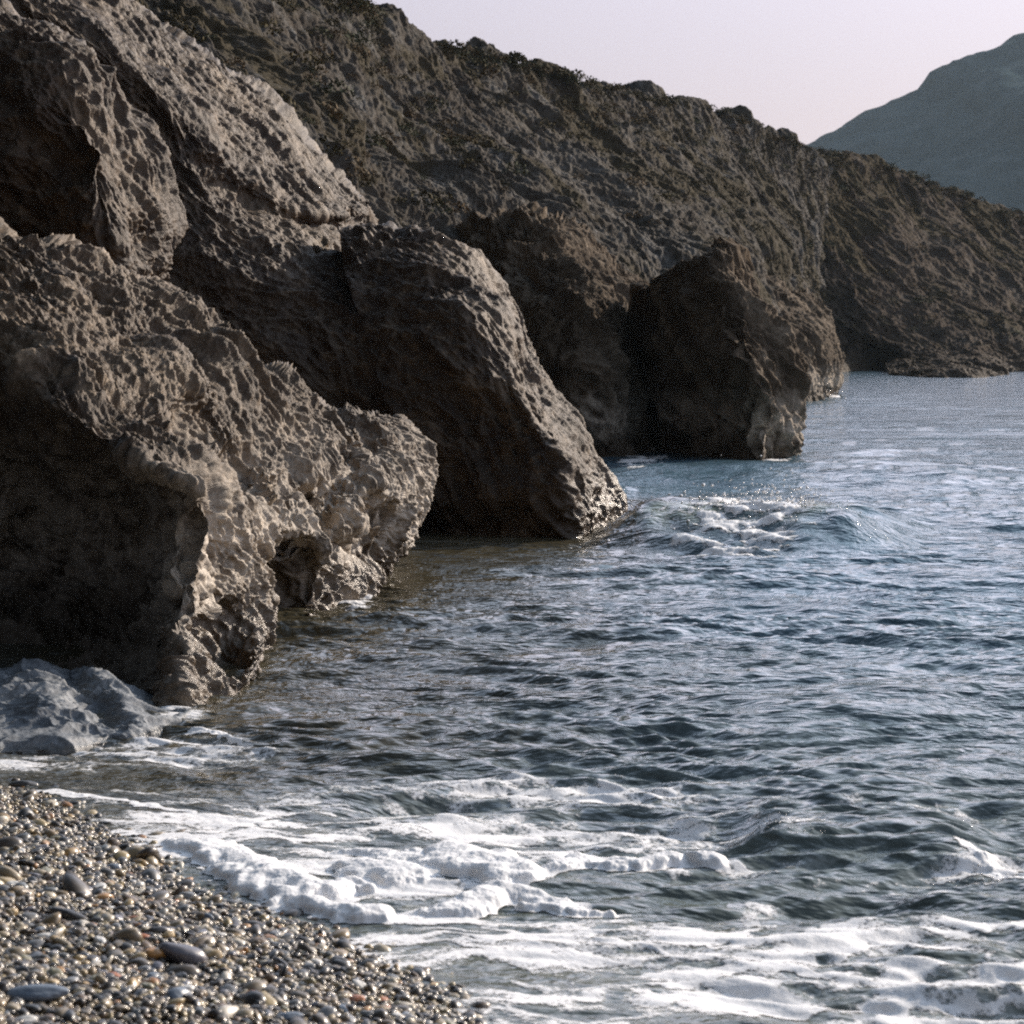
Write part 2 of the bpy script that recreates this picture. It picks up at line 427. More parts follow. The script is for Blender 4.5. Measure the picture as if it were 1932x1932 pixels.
# F, G, H : farther buttresses
F_cols = [
 [(760,430,31),(800,540,29),(830,650,27.5),(880,760,26),(930,880,24)],
 [(860,412,31),(890,500,29),(925,620,27.5),(970,740,26),(1020,870,23.8)],
 [(950,390,31.3),(980,470,29.4),(1010,590,27.7),(1055,720,26),(1090,870,23.4)],
 [(1035,398,31.8),(1065,480,29.7),(1100,590,28),(1135,710,26),(1160,862,23.7)],
 [(1100,440,32),(1130,520,30),(1165,610,28.4),(1190,710,26.7),(1215,857,24)],
 [(1160,495,32.2),(1192,560,30.4),(1215,640,29),(1222,730,27.2),(1255,856,24.2)],
 [(1195,530,32.8),(1230,600,31.4),(1240,680,30),(1230,765,28),(1286,853,24.5)],
 [(1140,560,34.5),(1190,620,33.2),(1200,690,32.2),(1200,770,30),(1240,830,27.6)],
]
F_cols = steep(F_cols, [(26.5,24),(26.3,23.7),(26,23.2),(26,23.1),(27.0,24.0),(28.4,25.0),(30.5,26.6),(34,30)], [1,.45,.12,.02,0])
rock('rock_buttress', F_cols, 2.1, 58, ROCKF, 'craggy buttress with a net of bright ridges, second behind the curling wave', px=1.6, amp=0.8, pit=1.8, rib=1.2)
G_cols = [
 [(1220,560,38),(1248,600,34),(1264,655,31),(1268,750,28),(1302,850,25)],
 [(1206,545,37),(1229,590,33.5),(1245,645,30.5),(1248,742,27.5),(1286,858,24)],
 [(1258,512,36.5),(1280,575,33),(1310,660,30),(1335,760,27),(1350,868,23)],
 [(1312,490,36.6),(1335,565,33),(1375,660,30),(1400,760,27),(1415,872,22.6)],
 [(1350,462,37),(1395,560,33.6),(1430,655,31),(1450,760,28),(1450,876,22.2)],
 [(1388,462,37.5),(1428,565,35),(1480,660,32),(1495,750,29),(1487,877,22.2)],
 [(1402,500,39),(1445,580,37),(1500,665,34),(1516,735,31),(1500,865,23.0)],
 [(1350,540,42),(1410,610,40),(1470,680,37),(1495,740,34),(1490,800,30)],
]
G_cols = steep(G_cols, [(24.4,24.3),(24.1,23.9),(23.8,23.2),(23.4,22.4),(23.3,22.4),(24.0,23.0),(24.8,23.8),(25.4,24.6)], [1,.45,.12,.02,0])
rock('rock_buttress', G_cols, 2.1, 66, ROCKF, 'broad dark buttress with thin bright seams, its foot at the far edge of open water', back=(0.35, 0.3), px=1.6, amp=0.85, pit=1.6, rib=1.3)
H_cols = [
 [(1300,520,60),(1330,590,56),(1370,650,53),(1400,700,50),(1420,770,44)],
 [(1400,520,60),(1430,590,56),(1460,650,53),(1480,710,50),(1490,765,44)],
 [(1470,535,60),(1495,595,56),(1515,655,53),(1530,710,50),(1530,755,46.5)],
 [(1530,558,61),(1548,605,58),(1560,660,55),(1562,710,52),(1556,752,47.5)],
 [(1560,600,63),(1575,640,61),(1580,680,59),(1578,712,56),(1572,742,52)],
 [(1530,620,68),(1555,655,67),(1562,685,66),(1565,710,65),(1566,728,64)],
]
H_cols = steep(H_cols, [(50,43.5),(48.5,43),(48.5,43.6),(51,45.6),(56,49.5),(64,60)], [1,.45,.12,.02,0])
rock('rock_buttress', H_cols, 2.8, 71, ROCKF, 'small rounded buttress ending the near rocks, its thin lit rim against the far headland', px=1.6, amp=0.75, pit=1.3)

# far headland and its low ledge
HD_cols = [
 [(1380,240,96),(1380,330,92),(1380,430,88),(1380,540,86),(1380,640,86),(1380,698,90)],
 [(1515,275,96),(1520,350,93),(1525,440,90),(1530,550,88),(1540,640,87),(1560,702,84)],
 [(1610,296,100),(1620,370,96),(1630,460,92),(1640,560,89),(1650,640,87),(1665,697,88)],
 [(1710,322,104),(1715,395,100),(1725,480,95),(1735,570,91),(1745,650,87),(1760,705,80)],
 [(1800,358,108),(1808,425,103),(1815,500,98),(1825,580,93),(1830,650,88),(1840,707,78)],
 [(1880,388,111),(1885,450,106),(1893,520,100),(1900,590,95),(1905,650,89),(1915,699,84)],
 [(1960,415,114),(1965,470,109),(1970,535,103),(1980,600,97),(1985,655,92),(1995,700,86)],
 [(2150,500,120),(2160,540,114),(2170,580,108),(2180,620,102),(2190,660,97),(2200,695,92)],
 [(2400,590,126),(2410,610,122),(2420,635,116),(2430,655,110),(2440,675,106),(2450,690,102)],
]
rock('headland', HD_cols, 5.0, 83, HEADM, 'dark brown headland across the far end of the cove, thin pale streaks on its flank', 'headland', px=1.5, amp=0.7, back=(14, 3), kind='structure', foot=-2)
LG_cols = [
 [(1670,690,86),(1672,694,82),(1676,700,79),(1680,706,76.5)],
 [(1730,676,86),(1735,686,80),(1740,696,76),(1745,712,72)],
 [(1800,668,86),(1805,682,80),(1810,697,75),(1815,713,71)],
 [(1850,655,88),(1858,675,82),(1862,695,76),(1868,711,73)],
 [(1895,680,88),(1898,688,84),(1900,696,80),(1902,704,78)],
]
rock('rock_ledge', LG_cols, 2.5, 88, HEADM, 'low dark rock ledge at the foot of the far headland', px=1.5, amp=0.7, back=(2, 0.8))

# hillside behind the rocks
SL_cols = [
 [(-500,-950,34),(-500,-700,30),(-500,-500,26),(-500,-200,22),(-500,100,19.5),(-500,500,18)],
 [(100,-420,34),(100,-250,30),(100,-120,26),(100,0,22),(100,150,19.5),(100,500,18.5)],
 [(420,-170,34),(420,-60,30),(400,20,26),(390,100,22.5),(400,200,20.5),(420,480,19)],
 [(605,-30,35),(600,70,31),(580,150,27),(570,235,23.5),(580,320,21),(620,520,19.5)],
 [(720,28,38),(710,110,34),(690,200,30),(670,300,25.5),(680,380,23),(740,560,21)],
 [(850,88,42),(830,160,38),(810,250,33.5),(800,340,29),(800,430,26),(840,620,24)],
 [(980,116,47),(960,190,42),(940,270,37),(930,330,32.5),(920,420,29.5),(940,600,27)],
 [(1100,148,52),(1080,210,47),(1060,280,41.5),(1050,345,36),(1040,420,31.5),(1060,600,28.5)],
 [(1220,182,58),(1200,240,53),(1190,300,47),(1180,370,41),(1180,450,34.5),(1190,600,30.5)],
 [(1330,198,64),(1320,260,59),(1310,320,53),(1300,390,46),(1310,470,37),(1320,600,32)],
 [(1430,235,71),(1420,290,67),(1410,350,61),(1400,420,53),(1410,500,44),(1420,620,38)],
 [(1515,274,79),(1505,330,76),(1500,390,71),(1495,450,65),(1490,530,57),(1490,650,52)],
 [(1560,330,96),(1555,380,93),(1550,440,88),(1545,500,82),(1545,570,74),(1545,680,70)],
]
hill_near = rock('hillside', SL_cols, 3.6, 95, SLOPE, 'steep scrubby slope of brown and blue grey rock rising to the skyline', 'hillside', px=1.6, amp=0.85, back=(9, 1.5), kind='structure', foot=-1, rib=0.8)

# K : grey wet boulder
K_cols = [
 [(-300,1250,8.2),(-300,1300,7.6),(-300,1350,7.2),(-300,1400,6.9),(-300,1440,6.6)],
 [(-80,1252,8.1),(-85,1300,7.5),(-90,1345,7.1),(-90,1385,6.8),(-90,1425,6.5)],
 [(0,1256,8.0),(-5,1300,7.5),(-5,1340,7.15),(-5,1375,6.9),(0,1418,6.6)],
 [(62,1249,7.9),(72,1290,7.4),(88,1325,7.05),(100,1365,6.85),(108,1412,6.62)],
 [(100,1268,7.9),(118,1298,7.5),(140,1330,7.15),(152,1365,6.9),(158,1405,6.68)],
 [(128,1276,7.9),(150,1300,7.6),(172,1335,7.3),(192,1368,7.05),(205,1398,6.78)],
 [(172,1258,7.8),(200,1283,7.5),(228,1318,7.2),(248,1350,7.0),(262,1388,6.85)],
 [(212,1288,7.9),(240,1305,7.7),(268,1325,7.4),(288,1350,7.15),(300,1376,6.95)],
 [(262,1308,8.0),(290,1318,7.8),(318,1330,7.6),(338,1345,7.4),(345,1358,7.15)],
 [(300,1322,8.2),(330,1330,8.0),(350,1338,7.8),(362,1345,7.6),(366,1352,7.4)],
]
rock('rock_boulder', K_cols, 0.55, 104, GREYR, 'low smooth blue grey boulder washed by water at the foot of the big slab', px=1.5, amp=0.45, back=(0.3, 0.1), pit=0.12, low=0.6, rib=1.8, fine=0.8, foot=-0.25)

# distant mountain
def mountain():
    U = np.array([-900, 300, 900, 1300, 1520, 1600, 1735, 1755, 1800, 1860, 1932, 2100, 2400, 3000, 4200.])
    Vv = np.array([560, 500, 420, 350, 274, 232, 172, 138, 102, 80, 48, 10, -60, -40, 180.])
    nu, nv = 420, 160
    u = np.linspace(-900, 4200, nu); top = np.interp(u, U, Vv)
    t = np.linspace(0, 1, nv)
    Yb = 560 + 0 * u; Yt = 1100
    P = np.zeros((nv, nu, 3), np.float32)
    for j, tt in enumerate(t):
        if tt < 0.75:
            q = tt / 0.75; Y = Yb + (Yt - Yb) * q
            zt = CAMH - (top - HV) / FP * Yt
            z = zt * (q ** 0.9) - 2 * (1 - q)
        else:
            q = (tt - 0.75) / 0.25; Y = Yt + 500 * q + 0 * u
            z = (CAMH - (top - HV) / FP * Yt) * (1 - q) ** 1.4 - 3 * q
        P[j, :, 0] = (u - CU) / FP * Yt; P[j, :, 1] = Y; P[j, :, 2] = z
    f = P.reshape(-1, 3)
    h = 9 * fbm(f / 120, 3, 3) + 5.0 * ridged(f * np.array([1, 0.5, 1], np.float32) / 40, 3, 4) - 2.5 + 1.2 * fbm(f / 6, 3, 8)
    env = sstep(0, 20, f[:, 2])
    f[:, 2] += h * env * (0.7 + 0.3 * (1 - sstep(850, 1100, f[:, 1]))) 
    m, n, b = newmat('mountain_scrub')
    g = N(n, 'ShaderNodeNewGeometry'); x = N(n, 'ShaderNodeTexNoise', Scale=0.06, Detail=9.0, Roughness=0.7)
    n.links.new(g.outputs['Position'], x.inputs['Vector'])
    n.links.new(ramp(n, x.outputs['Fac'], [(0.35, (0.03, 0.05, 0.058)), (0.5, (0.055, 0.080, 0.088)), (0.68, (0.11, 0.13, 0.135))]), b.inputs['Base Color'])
    b.inputs['Roughness'].default_value = 1.0; b.inputs['Specular IOR Level'].default_value = 0.0
    Fc = grid_faces(nv, nu)
    o = mesh_from('mountain', f, Fc, m)
    tag(o, kind='structure', label='hazy blue green mountain rising at the right beyond the headland', cat='mountain')
mountain()

# ------------------------------------------------------------------ shoreline
SH = [(-1400, 1380), (-600, 1440), (-150, 1470), (0, 1484), (90, 1500), (200, 1560), (330, 1640), (440, 1695), (560, 1735), (680, 1785), (780, 1840), (870, 1890), (950, 1945), (1050, 2040), (1200, 2250), (1500, 2900)]
SHW = np.array([flat(u, v) for u, v in SH])

def shore_dist(x, y):
    """signed distance to the waterline, + towards the beach"""
    best = np.full(x.shape, 1e9); sg = np.ones(x.shape)
    for (ax, ay), (bx, by) in zip(SHW[:-1], SHW[1:]):
        dx, dy = bx - ax, by - ay
        t = np.clip(((x - ax) * dx + (y - ay) * dy) / (dx * dx + dy * dy), 0, 1)
        qx, qy = x - ax - t * dx, y - ay - t * dy
        d = qx * qx + qy * qy
        s = np.sign(dx * qy - dy * qx)
        k = d < best
        best = np.where(k, d, best); sg = np.where(k, s, sg)
    return -np.sqrt(best) * sg

def beach_z(x, y):
    d = shore_dist(x, y)
    P = np.stack([x, y, 0 * x], -1).reshape(-1, 3).astype(np.float32)
    n = (0.022 * fbm(P / 0.55, 3, 61)).reshape(x.shape)
    z = np.where(d > 0, 0.15 * d - 0.01 * np.minimum(d, 1) ** 2, 0.12 * d + 0.2 * np.minimum(d + 0.25, 0))
    return z + n * sstep(0.0, 0.35, d) + 0.3 * n - 0.010 * (1 - sstep(0.0, 0.4, d))

# ------------------------------------------------------------------ foam fields
def foam_val(x, y, want='lace'):
    P = np.stack([x, y, 0 * x], -1).astype(np.float32)
    u = x / y * FP + CU; v = HV + CAMH / y * FP
    w = np.stack([perlin(P / 0.40, 70), perlin(P / 0.40 + 4, 71), 0 * x], 1) * 0.16
    w2 = np.stack([perlin(P / 0.11, 72), perlin(P / 0.11 + 4, 73), 0 * x], 1) * 0.05
    w3 = np.stack([perlin(P / 0.035, 78), perlin(P / 0.035 + 4, 79), 0 * x], 1) * 0.016
    Q = (P + w + w2 + w3).astype(np.float32)
    st = np.array([0.40, 1.0, 1], np.float32)
    cov = np.full(len(x), -1.0)
    for cu_, cv, ru, rv, a in FOAM_BLOBS:
        q = np.sqrt(((u - cu_) / ru) ** 2 + ((v - cv) / rv) ** 2)
        cov = np.maximum(cov, a - 1.3 * np.maximum(q - 0.5, 0))
    n1 = fbm(Q * st / 0.26, 4, 74, 0.6)
    f1, f2 = worley(Q * st / 0.13, 76)
    l1 = 0.30 - sstep(0.0, 0.40, f2 - f1) * 0.62
    f1, f2 = worley(Q * st / 0.05, 77)
    l2 = 0.12 - sstep(0.0, 0.5, f2 - f1) * 0.32
    return cov + 0.70 * n1 + l1 * 0.85 + l2 * 0.9 - 0.18
FOAM_BLOBS = [(700, 1540, 600, 66, 0.16), (330, 1560, 230, 46, 0.16), (1000, 1510, 460, 46, 0.08), (1250, 1560, 380, 66, 0.04),
    (1150, 1625, 300, 42, 0.14), (760, 1640, 320, 60, 0.26), (1740, 1665, 260, 16, -0.05), (1850, 1640, 130, 30, 0.08),
    (1180, 1790, 440, 60, 0.34), (1480, 1850, 480, 85, 0.42), (1850, 1870, 380, 80, 0.36), (900, 1745, 220, 30, 0.15),
    (1750, 1760, 420, 24, 0.06), (1100, 1900, 280, 70, 0.22), (750, 1790, 200, 44, 0.12), (500, 1700, 140, 36, 0.10),
    (1430, 1720, 50, 40, 0.25), (300, 1410, 280, 44, -0.02), (330, 1350, 70, 28, 0.15), (100, 1440, 260, 24, 0.02), (330, 1600, 110, 30, 0.18),
    (1720, 1530, 260, 18, -0.12)]

def foam_thick(x, y):
    """thickness of foam in metres (<= 0 : none)"""
    sh_ = x.shape; x = x.ravel(); y = y.ravel()
    P = np.stack([x, y, 0 * x], -1).astype(np.float32)
    val = foam_val(x, y)
    T = np.where(val > -0.5, 0.004 * np.clip(val / 0.25, -1, 1.8), -0.01)
    fine = fbm(P / 0.022, 3, 83, 0.6)
    lump = 0.5 + 0.5 * fbm(P / 0.10, 2, 80, 0.45)
    lump2 = 0.60 + 0.7 * fbm(P / 0.22, 3, 81, 0.6)
    xw = x + 0.045 * perlin(P / 0.16, 84) + 0.02 * perlin(P / 0.05, 85); yw = y + 0.045 * perlin(P / 0.16 + 9, 86) + 0.02 * perlin(P / 0.05 + 3, 87)
    def roll(pts, r, ht, r0=0.35):
        best = np.full(len(x), -9.0); gb = np.zeros(len(x))
        W_ = [flat(*p, z=0.02) for p in pts]
        n_ = len(W_) - 1
        for i in range(n_):
            (ax, ay), (bx, by) = W_[i], W_[i + 1]
            dx, dy = bx - ax, by - ay
            t = np.clip(((xw - ax) * dx + (yw - ay) * dy) / (dx * dx + dy * dy), 0, 1)
            d = np.hypot(xw - ax - t * dx, yw - ay - t * dy)
            g_ = (i + t) / n_
            rr = r * (r0 + (1 - r0) * np.sin(np.clip(g_, 0, 1) * math.pi) ** 0.7) * (0.55 + 0.7 * np.clip(lump2, 0, 1.6))
            bb = 1 - (d / rr) ** 2
            gb = np.where(bb > best, g_, gb); best = np.maximum(best, bb)
        q = np.clip(best, 0, 1)
        th = ht * (0.75 * q ** 0.6 + 0.25 * q) * (0.50 + 0.28 * np.clip(lump2, 0, 2) + 0.28 * lump) * (0.12 + 0.88 * sstep(0.0, 0.28, gb) * sstep(0.0, 0.28, 1 - gb))
        return np.where(best > 0, th + 0.0010 * fine * q, -0.01)
    for pts, r, ht in FOAM_ROLLS:
        T = np.maximum(T, roll(pts, r, ht))
    T = T + np.where(T > 0, 0.0012 * fine, 0)
    d = shore_dist(x, y)
    T = np.where(d > 0.04, -0.01, T)
    return T.reshape(sh_)
FOAM_ROLLS = [
        ([(280, 1574), (380, 1588), (440, 1618), (500, 1650)], 0.095, 0.040),
        ([(430, 1600), (480, 1640), (540, 1668), (620, 1672), (650, 1690)], 0.14, 0.058),
        ([(500, 1685), (620, 1708), (700, 1718), (755, 1725)], 0.095, 0.048),
        ([(735, 1722), (850, 1700), (930, 1680), (980, 1678), (1050, 1695), (1130, 1702)], 0.10, 0.046),
        ([(1040, 1695), (1120, 1702), (1190, 1698)], 0.03, 0.03),
        ([(620, 1615), (720, 1640), (790, 1668)], 0.11, 0.038),
        ([(780, 1645), (860, 1618), (930, 1640), (970, 1675)], 0.17, 0.052),
        ([(560, 1590), (700, 1600), (800, 1610), (930, 1600)], 0.07, 0.028),
        ([(1010, 1650), (1100, 1620), (1220, 1625), (1330, 1610)], 0.08, 0.035),
        ([(1290, 1628), (1330, 1618), (1370, 1625)], 0.06, 0.04),
        ([(1440, 1588), (1475, 1568), (1530, 1557)], 0.022, 0.015),
        ([(1810, 1600), (1880, 1630), (1950, 1655)], 0.035, 0.015),
        ([(-60, 1476), (90, 1483), (220, 1500), (420, 1532), (520, 1560)], 0.024, 0.010),
        ([(330, 1370), (400, 1372), (470, 1392)], 0.035, 0.016)]

# ------------------------------------------------------------------ sea
wr = np.random.default_rng(12)
WV = []
for i in range(150):
    lam = 0.10 * (2.4 / 0.10) ** (wr.random() ** 1.25)
    ang = math.radians(-90 - 8) + wr.normal() * 0.36
    if lam > 0.9: ang = math.radians(-98) + (ang + math.radians(98)) * 0.7
    WV.append((2 * math.pi / lam, math.cos(ang), math.sin(ang), wr.random() * 6.283, lam))
def sea_z(x, y, res=None):
    """wave height"""
    sh_ = x.shape
    x = x.ravel(); y = y.ravel()
    P = np.stack([x, y, 0 * x], -1).astype(np.float32)
    wx = x + 0.30 * perlin(P / 1.6, 50) ; wy = y + 0.30 * perlin(P / 1.6 + 7, 51)
    h = np.zeros(len(x))
    for k, cx, cy, ph, lam in WV:
        a = 0.0036 * lam ** 0.66
        if res is not None:
            a = a * sstep(1.6, 3.5, lam / np.maximum(res.ravel(), 1e-3))
        if lam > 0.4: a = a * (0.85 if lam < 0.8 else 0.68)
        p = k * (wx * cx + wy * cy) + ph
        h += a * (2 * ((np.sin(p) + 1) * 0.5) ** 2.1 - 0.78)
    gust = 0.75 + 0.5 * sstep(-0.4, 0.5, perlin(P / 3.5, 52))
    d = shore_dist(x, y)
    off = sstep(0.0, 1.6, -d)
    h = h * gust * (0.12 + 0.88 * off)
    # swell against the buttress
    wv = 0.16 * perlin(P / 0.8, 55) + 0.05 * perlin(P / 0.25, 56)
    def ridge(x0, y0, x1, y1, ht, wf, wb, bow=0.0, sag=0.0):
        dx, dy = x1 - x0, y1 - y0; l = math.hypot(dx, dy)
        t = ((x - x0) * dx + (y - y0) * dy) / (l * l)
        q = ((x - x0) * -dy + (y - y0) * dx) / l + bow * (1 - (2 * t - 1) ** 2) + wv * min(1, ht * 3)
        prof = np.where(q < 0, np.exp(-(np.abs(q) / wf) ** 2.2), np.exp(-(q / wb) ** 2))
        return ht * (1 + 2.2 * wv) * prof * sstep(-0.05, 0.22, t) * (1 - sstep(0.72, 1.08, t))
    h += ridge(0.75, 19.6, 3.35, 19.0, 0.30, 0.65, 2.4, 0.35)
    h += ridge(1.0, 28.5, 6.5, 26.5, 0.13, 1.0, 2.4)
    h += ridge(0.72, 7.46, 1.62, 7.38, 0.085, 0.17, 0.7, -0.05)
    h += ridge(1.1, 6.72, 2.2, 6.80, 0.03, 0.12, 0.4, -0.03)
    h += ridge(0.25, 12.0, 3.6, 13.0, 0.055, 0.45, 1.0)
    h += ridge(1.1, 10.6, 4.6, 10.5, 0.06, 0.40, 0.9)
    h += ridge(0.6, 16.2, 5.0, 15.7, 0.055, 0.45, 1.1)
    return h.reshape(sh_)

def sea():
    vv = np.concatenate([np.linspace(2600, 1960, 60)[:-1], np.linspace(1960, 700, 1180), np.linspace(699, 642.5, 90)])
    Y = CAMH * FP / (vv - HV)
    cu = np.linspace(-1, 1, 1250); cu = np.sign(cu) * (np.abs(cu) ** 1.0)
    X = cu[None, :] * (0.31 * Y[:, None] + 0.9) + 0.0
    Yg = np.repeat(Y[:, None], len(cu), 1)
    dY = np.abs(np.gradient(Y))[:, None] * np.ones_like(X)
    Z = sea_z(X, Yg, dY * 1.25)
    Z = np.where(Yg > 200, 0.0, Z)
    V = np.stack([X, Yg, Z], -1).reshape(-1, 3)
    thin = (sstep(0.10, 0.30, Z) * sstep(16, 18, Yg) * (1 - sstep(20, 23, Yg))).ravel() * sstep(-0.5, 0.3, perlin((V / 0.5).astype(np.float32), 58))  # mask for green painted on the swell crest, imitating backlight through the wave
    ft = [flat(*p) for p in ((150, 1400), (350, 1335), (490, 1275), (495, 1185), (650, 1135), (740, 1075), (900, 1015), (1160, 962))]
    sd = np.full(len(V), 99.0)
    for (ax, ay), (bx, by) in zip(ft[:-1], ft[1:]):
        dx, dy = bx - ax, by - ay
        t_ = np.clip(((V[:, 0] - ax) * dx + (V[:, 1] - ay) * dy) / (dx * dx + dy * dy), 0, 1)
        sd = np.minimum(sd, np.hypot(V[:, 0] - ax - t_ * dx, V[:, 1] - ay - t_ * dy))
    rock_refl = (1 - sstep(0.5, 3.2, sd + 0.5 * perlin((V / 0.9).astype(np.float32), 59)))  # mask for brown painted by the rock feet, imitating the rocks' dark reflection
    fr = (Yg < 13).ravel()
    aer = np.zeros(len(V), np.float32)
    aer[fr] = np.clip(foam_val(V[fr, 0], V[fr, 1]) + 0.50, 0, 0.8) * 1.0
    m, n, b = newmat('sea_water')
    g = N(n, 'ShaderNodeNewGeometry')
    mp = N(n, 'ShaderNodeMapping'); mp.inputs['Scale'].default_value = (0.5, 1.0, 1.0)
    n.links.new(g.outputs['Position'], mp.inputs['Vector'])
    x1 = N(n, 'ShaderNodeTexNoise', Scale=9.0, Detail=5.0, Roughness=0.55, Distortion=0.5); n.links.new(mp.outputs[0], x1.inputs['Vector'])
    x2 = N(n, 'ShaderNodeTexNoise', Scale=1.1, Detail=3.0); n.links.new(g.outputs['Position'], x2.inputs['Vector'])
    bp = N(n, 'ShaderNodeBump', Strength=0.55, Distance=0.03); n.links.new(x1.outputs['Fac'], bp.inputs['Height'])
    xf = N(n, 'ShaderNodeTexNoise', Scale=2.6, Detail=5.0, Roughness=0.6, Distortion=0.6); n.links.new(mp.outputs[0], xf.inputs['Vector'])
    bpf = N(n, 'ShaderNodeBump', Strength=0.45, Distance=0.10); n.links.new(xf.outputs['Fac'], bpf.inputs['Height']); n.links.new(bp.outputs[0], bpf.inputs['Normal'])
    xg = N(n, 'ShaderNodeTexNoise', Scale=0.8, Detail=6.0, Roughness=0.65, Distortion=0.4); n.links.new(mp.outputs[0], xg.inputs['Vector'])
    bpg = N(n, 'ShaderNodeBump', Strength=0.5, Distance=0.42); n.links.new(xg.outputs['Fac'], bpg.inputs['Height']); n.links.new(bpf.outputs[0], bpg.inputs['Normal'])
    n.links.new(bpg.outputs[0], b.inputs['Normal'])
    # depth of water over the shingle changes the body colour
    sp = N(n, 'ShaderNodeSeparateXYZ'); n.links.new(g.outputs['Position'], sp.inputs[0])
    mr_ = N(n, 'ShaderNodeMapRange'); n.links.new(sp.outputs['Y'], mr_.inputs[0]); mr_.inputs[1].default_value = 6.0; mr_.inputs[2].default_value = 15
    c = mixc(n, mr_.outputs[0], (0.125, 0.142, 0.125), (0.078, 0.155, 0.215))
    c = mixc(n, x2.outputs['Fac'], c, mixc(n, 0.5, c, (0.05, 0.055, 0.04)))
    aa = N(n, 'ShaderNodeAttribute', attribute_name='aerated')
    x3 = N(n, 'ShaderNodeTexNoise', Scale=30.0, Detail=5.0, Roughness=0.7); n.links.new(mp.outputs[0], x3.inputs['Vector'])
    af = mathn(n, 'MULTIPLY', aa.outputs['Fac'], ramp(n, x3.outputs['Fac'], [(0.3, (0.15, 0.15, 0.15)), (0.65, (1, 1, 1))]))
    at3 = N(n, 'ShaderNodeAttribute', attribute_name='rock_refl'); c = mixc(n, at3.outputs['Fac'], c, (0.060, 0.052, 0.032))
    at2 = N(n, 'ShaderNodeAttribute', attribute_name='thin'); c = mixc(n, mathn(n, 'MULTIPLY', at2.outputs['Fac'], 0.8), c, (0.16, 0.19, 0.13))  # green painted on the swell crest, imitating backlight through the wave
    c = mixc(n, af, c, (0.50, 0.53, 0.53))
    n.links.new(c, b.inputs['Base Color'])
    b.inputs['Roughness'].default_value = 0.045; b.inputs['IOR'].default_value = 1.38
    o = mesh_from('sea', V, grid_faces(len(Y), len(cu)), m, attrs={'aerated': ('FLOAT', aer), 'thin': ('FLOAT', thin), 'rock_refl': ('FLOAT', rock_refl)})
    tag(o, kind='structure', label='choppy blue grey sea filling the cove', cat='sea')
sea()

def fmat(name, col, sss=False):
    m, n, b = newmat(name)
    g = N(n, 'ShaderNodeNewGeometry')
    x = N(n, 'ShaderNodeTexNoise', Scale=38.0, Detail=6.0, Roughness=0.7); n.links.new(g.outputs['Position'], x.inputs['Vector'])
    n.links.new(ramp(n, x.outputs['Fac'], [(0.3, tuple(c * 0.8 for c in col)), (0.7, col)]), b.inputs['Base Color'])
    bp = N(n, 'ShaderNodeBump', Strength=0.22, Distance=0.010); n.links.new(x.outputs['Fac'], bp.inputs['Height']); n.links.new(bp.outputs[0], b.inputs['Normal'])
    b.inputs['Roughness'].default_value = 0.5
    de = N(n, 'ShaderNodeAttribute', attribute_name='dens')
    vo = N(n, 'ShaderNodeTexVoronoi', Scale=75.0); n.links.new(g.outputs['Position'], vo.inputs['Vector'])
    x4 = N(n, 'ShaderNodeTexNoise', Scale=22.0, Detail=6.0, Roughness=0.75); n.links.new(g.outputs['Position'], x4.inputs['Vector'])
    hole = mathn(n, 'ADD', mathn(n, 'MULTIPLY', mathn(n, 'SUBTRACT', vo.outputs['Distance'], 0.45), 0.9), mathn(n, 'MULTIPLY', mathn(n, 'SUBTRACT', x4.outputs['Fac'], 0.5), 2.2))
    al = N(n, 'ShaderNodeMapRange'); n.links.new(mathn(n, 'ADD', de.outputs['Fac'], hole), al.inputs[0]); al.inputs[1].default_value = -0.02; al.inputs[2].default_value = 0.62
    n.links.new(al.outputs[0], b.inputs['Alpha'])
    b.inputs['Subsurface Weight'].default_value = 0.5 if sss else 0
    b.inputs['Subsurface Radius'].default_value = (0.03, 0.035, 0.04)
    b.inputs['Subsurface Scale'].default_value = 0.6
    return m
FOAM = fmat('foam_white', (0.88, 0.87, 0.86))

def foam():
    vv = np.linspace(2010, 1325, 1150)
    Y = CAMH * FP / (vv - HV)
    cu = np.linspace(-0.29, 0.29, 1500)
    X = cu[None, :] * Y[:, None]; Yg = np.repeat(Y[:, None], len(cu), 1)
    T = foam_thick(X, Yg)
    Z = sea_z(X, Yg) + np.maximum(T, 0) * (0.25 + 0.75 * sstep(0.006, 0.022, T)) + 0.0025
    # light relief inside the foam
    V = np.stack([X, Yg, Z], -1).reshape(-1, 3)
    Fc = grid_faces(len(Y), len(cu))
    Tf = T.ravel()
    keep = (Tf[Fc] > -0.0022).any(1)
    dens = np.clip((T.ravel() + 0.0015) / 0.0085, -0.2, 1.12)
    Fc = Fc[keep]
    used = np.unique(Fc); mp = np.zeros(len(V), np.int64); mp[used] = np.arange(len(used))
    o = mesh_from('foam', V[used], mp[Fc], FOAM, attrs={'dens': ('FLOAT', dens[used])})
    tag(o, kind='stuff', label='white sea foam rolling and spread in lace over the shallows', cat='foam')
foam()

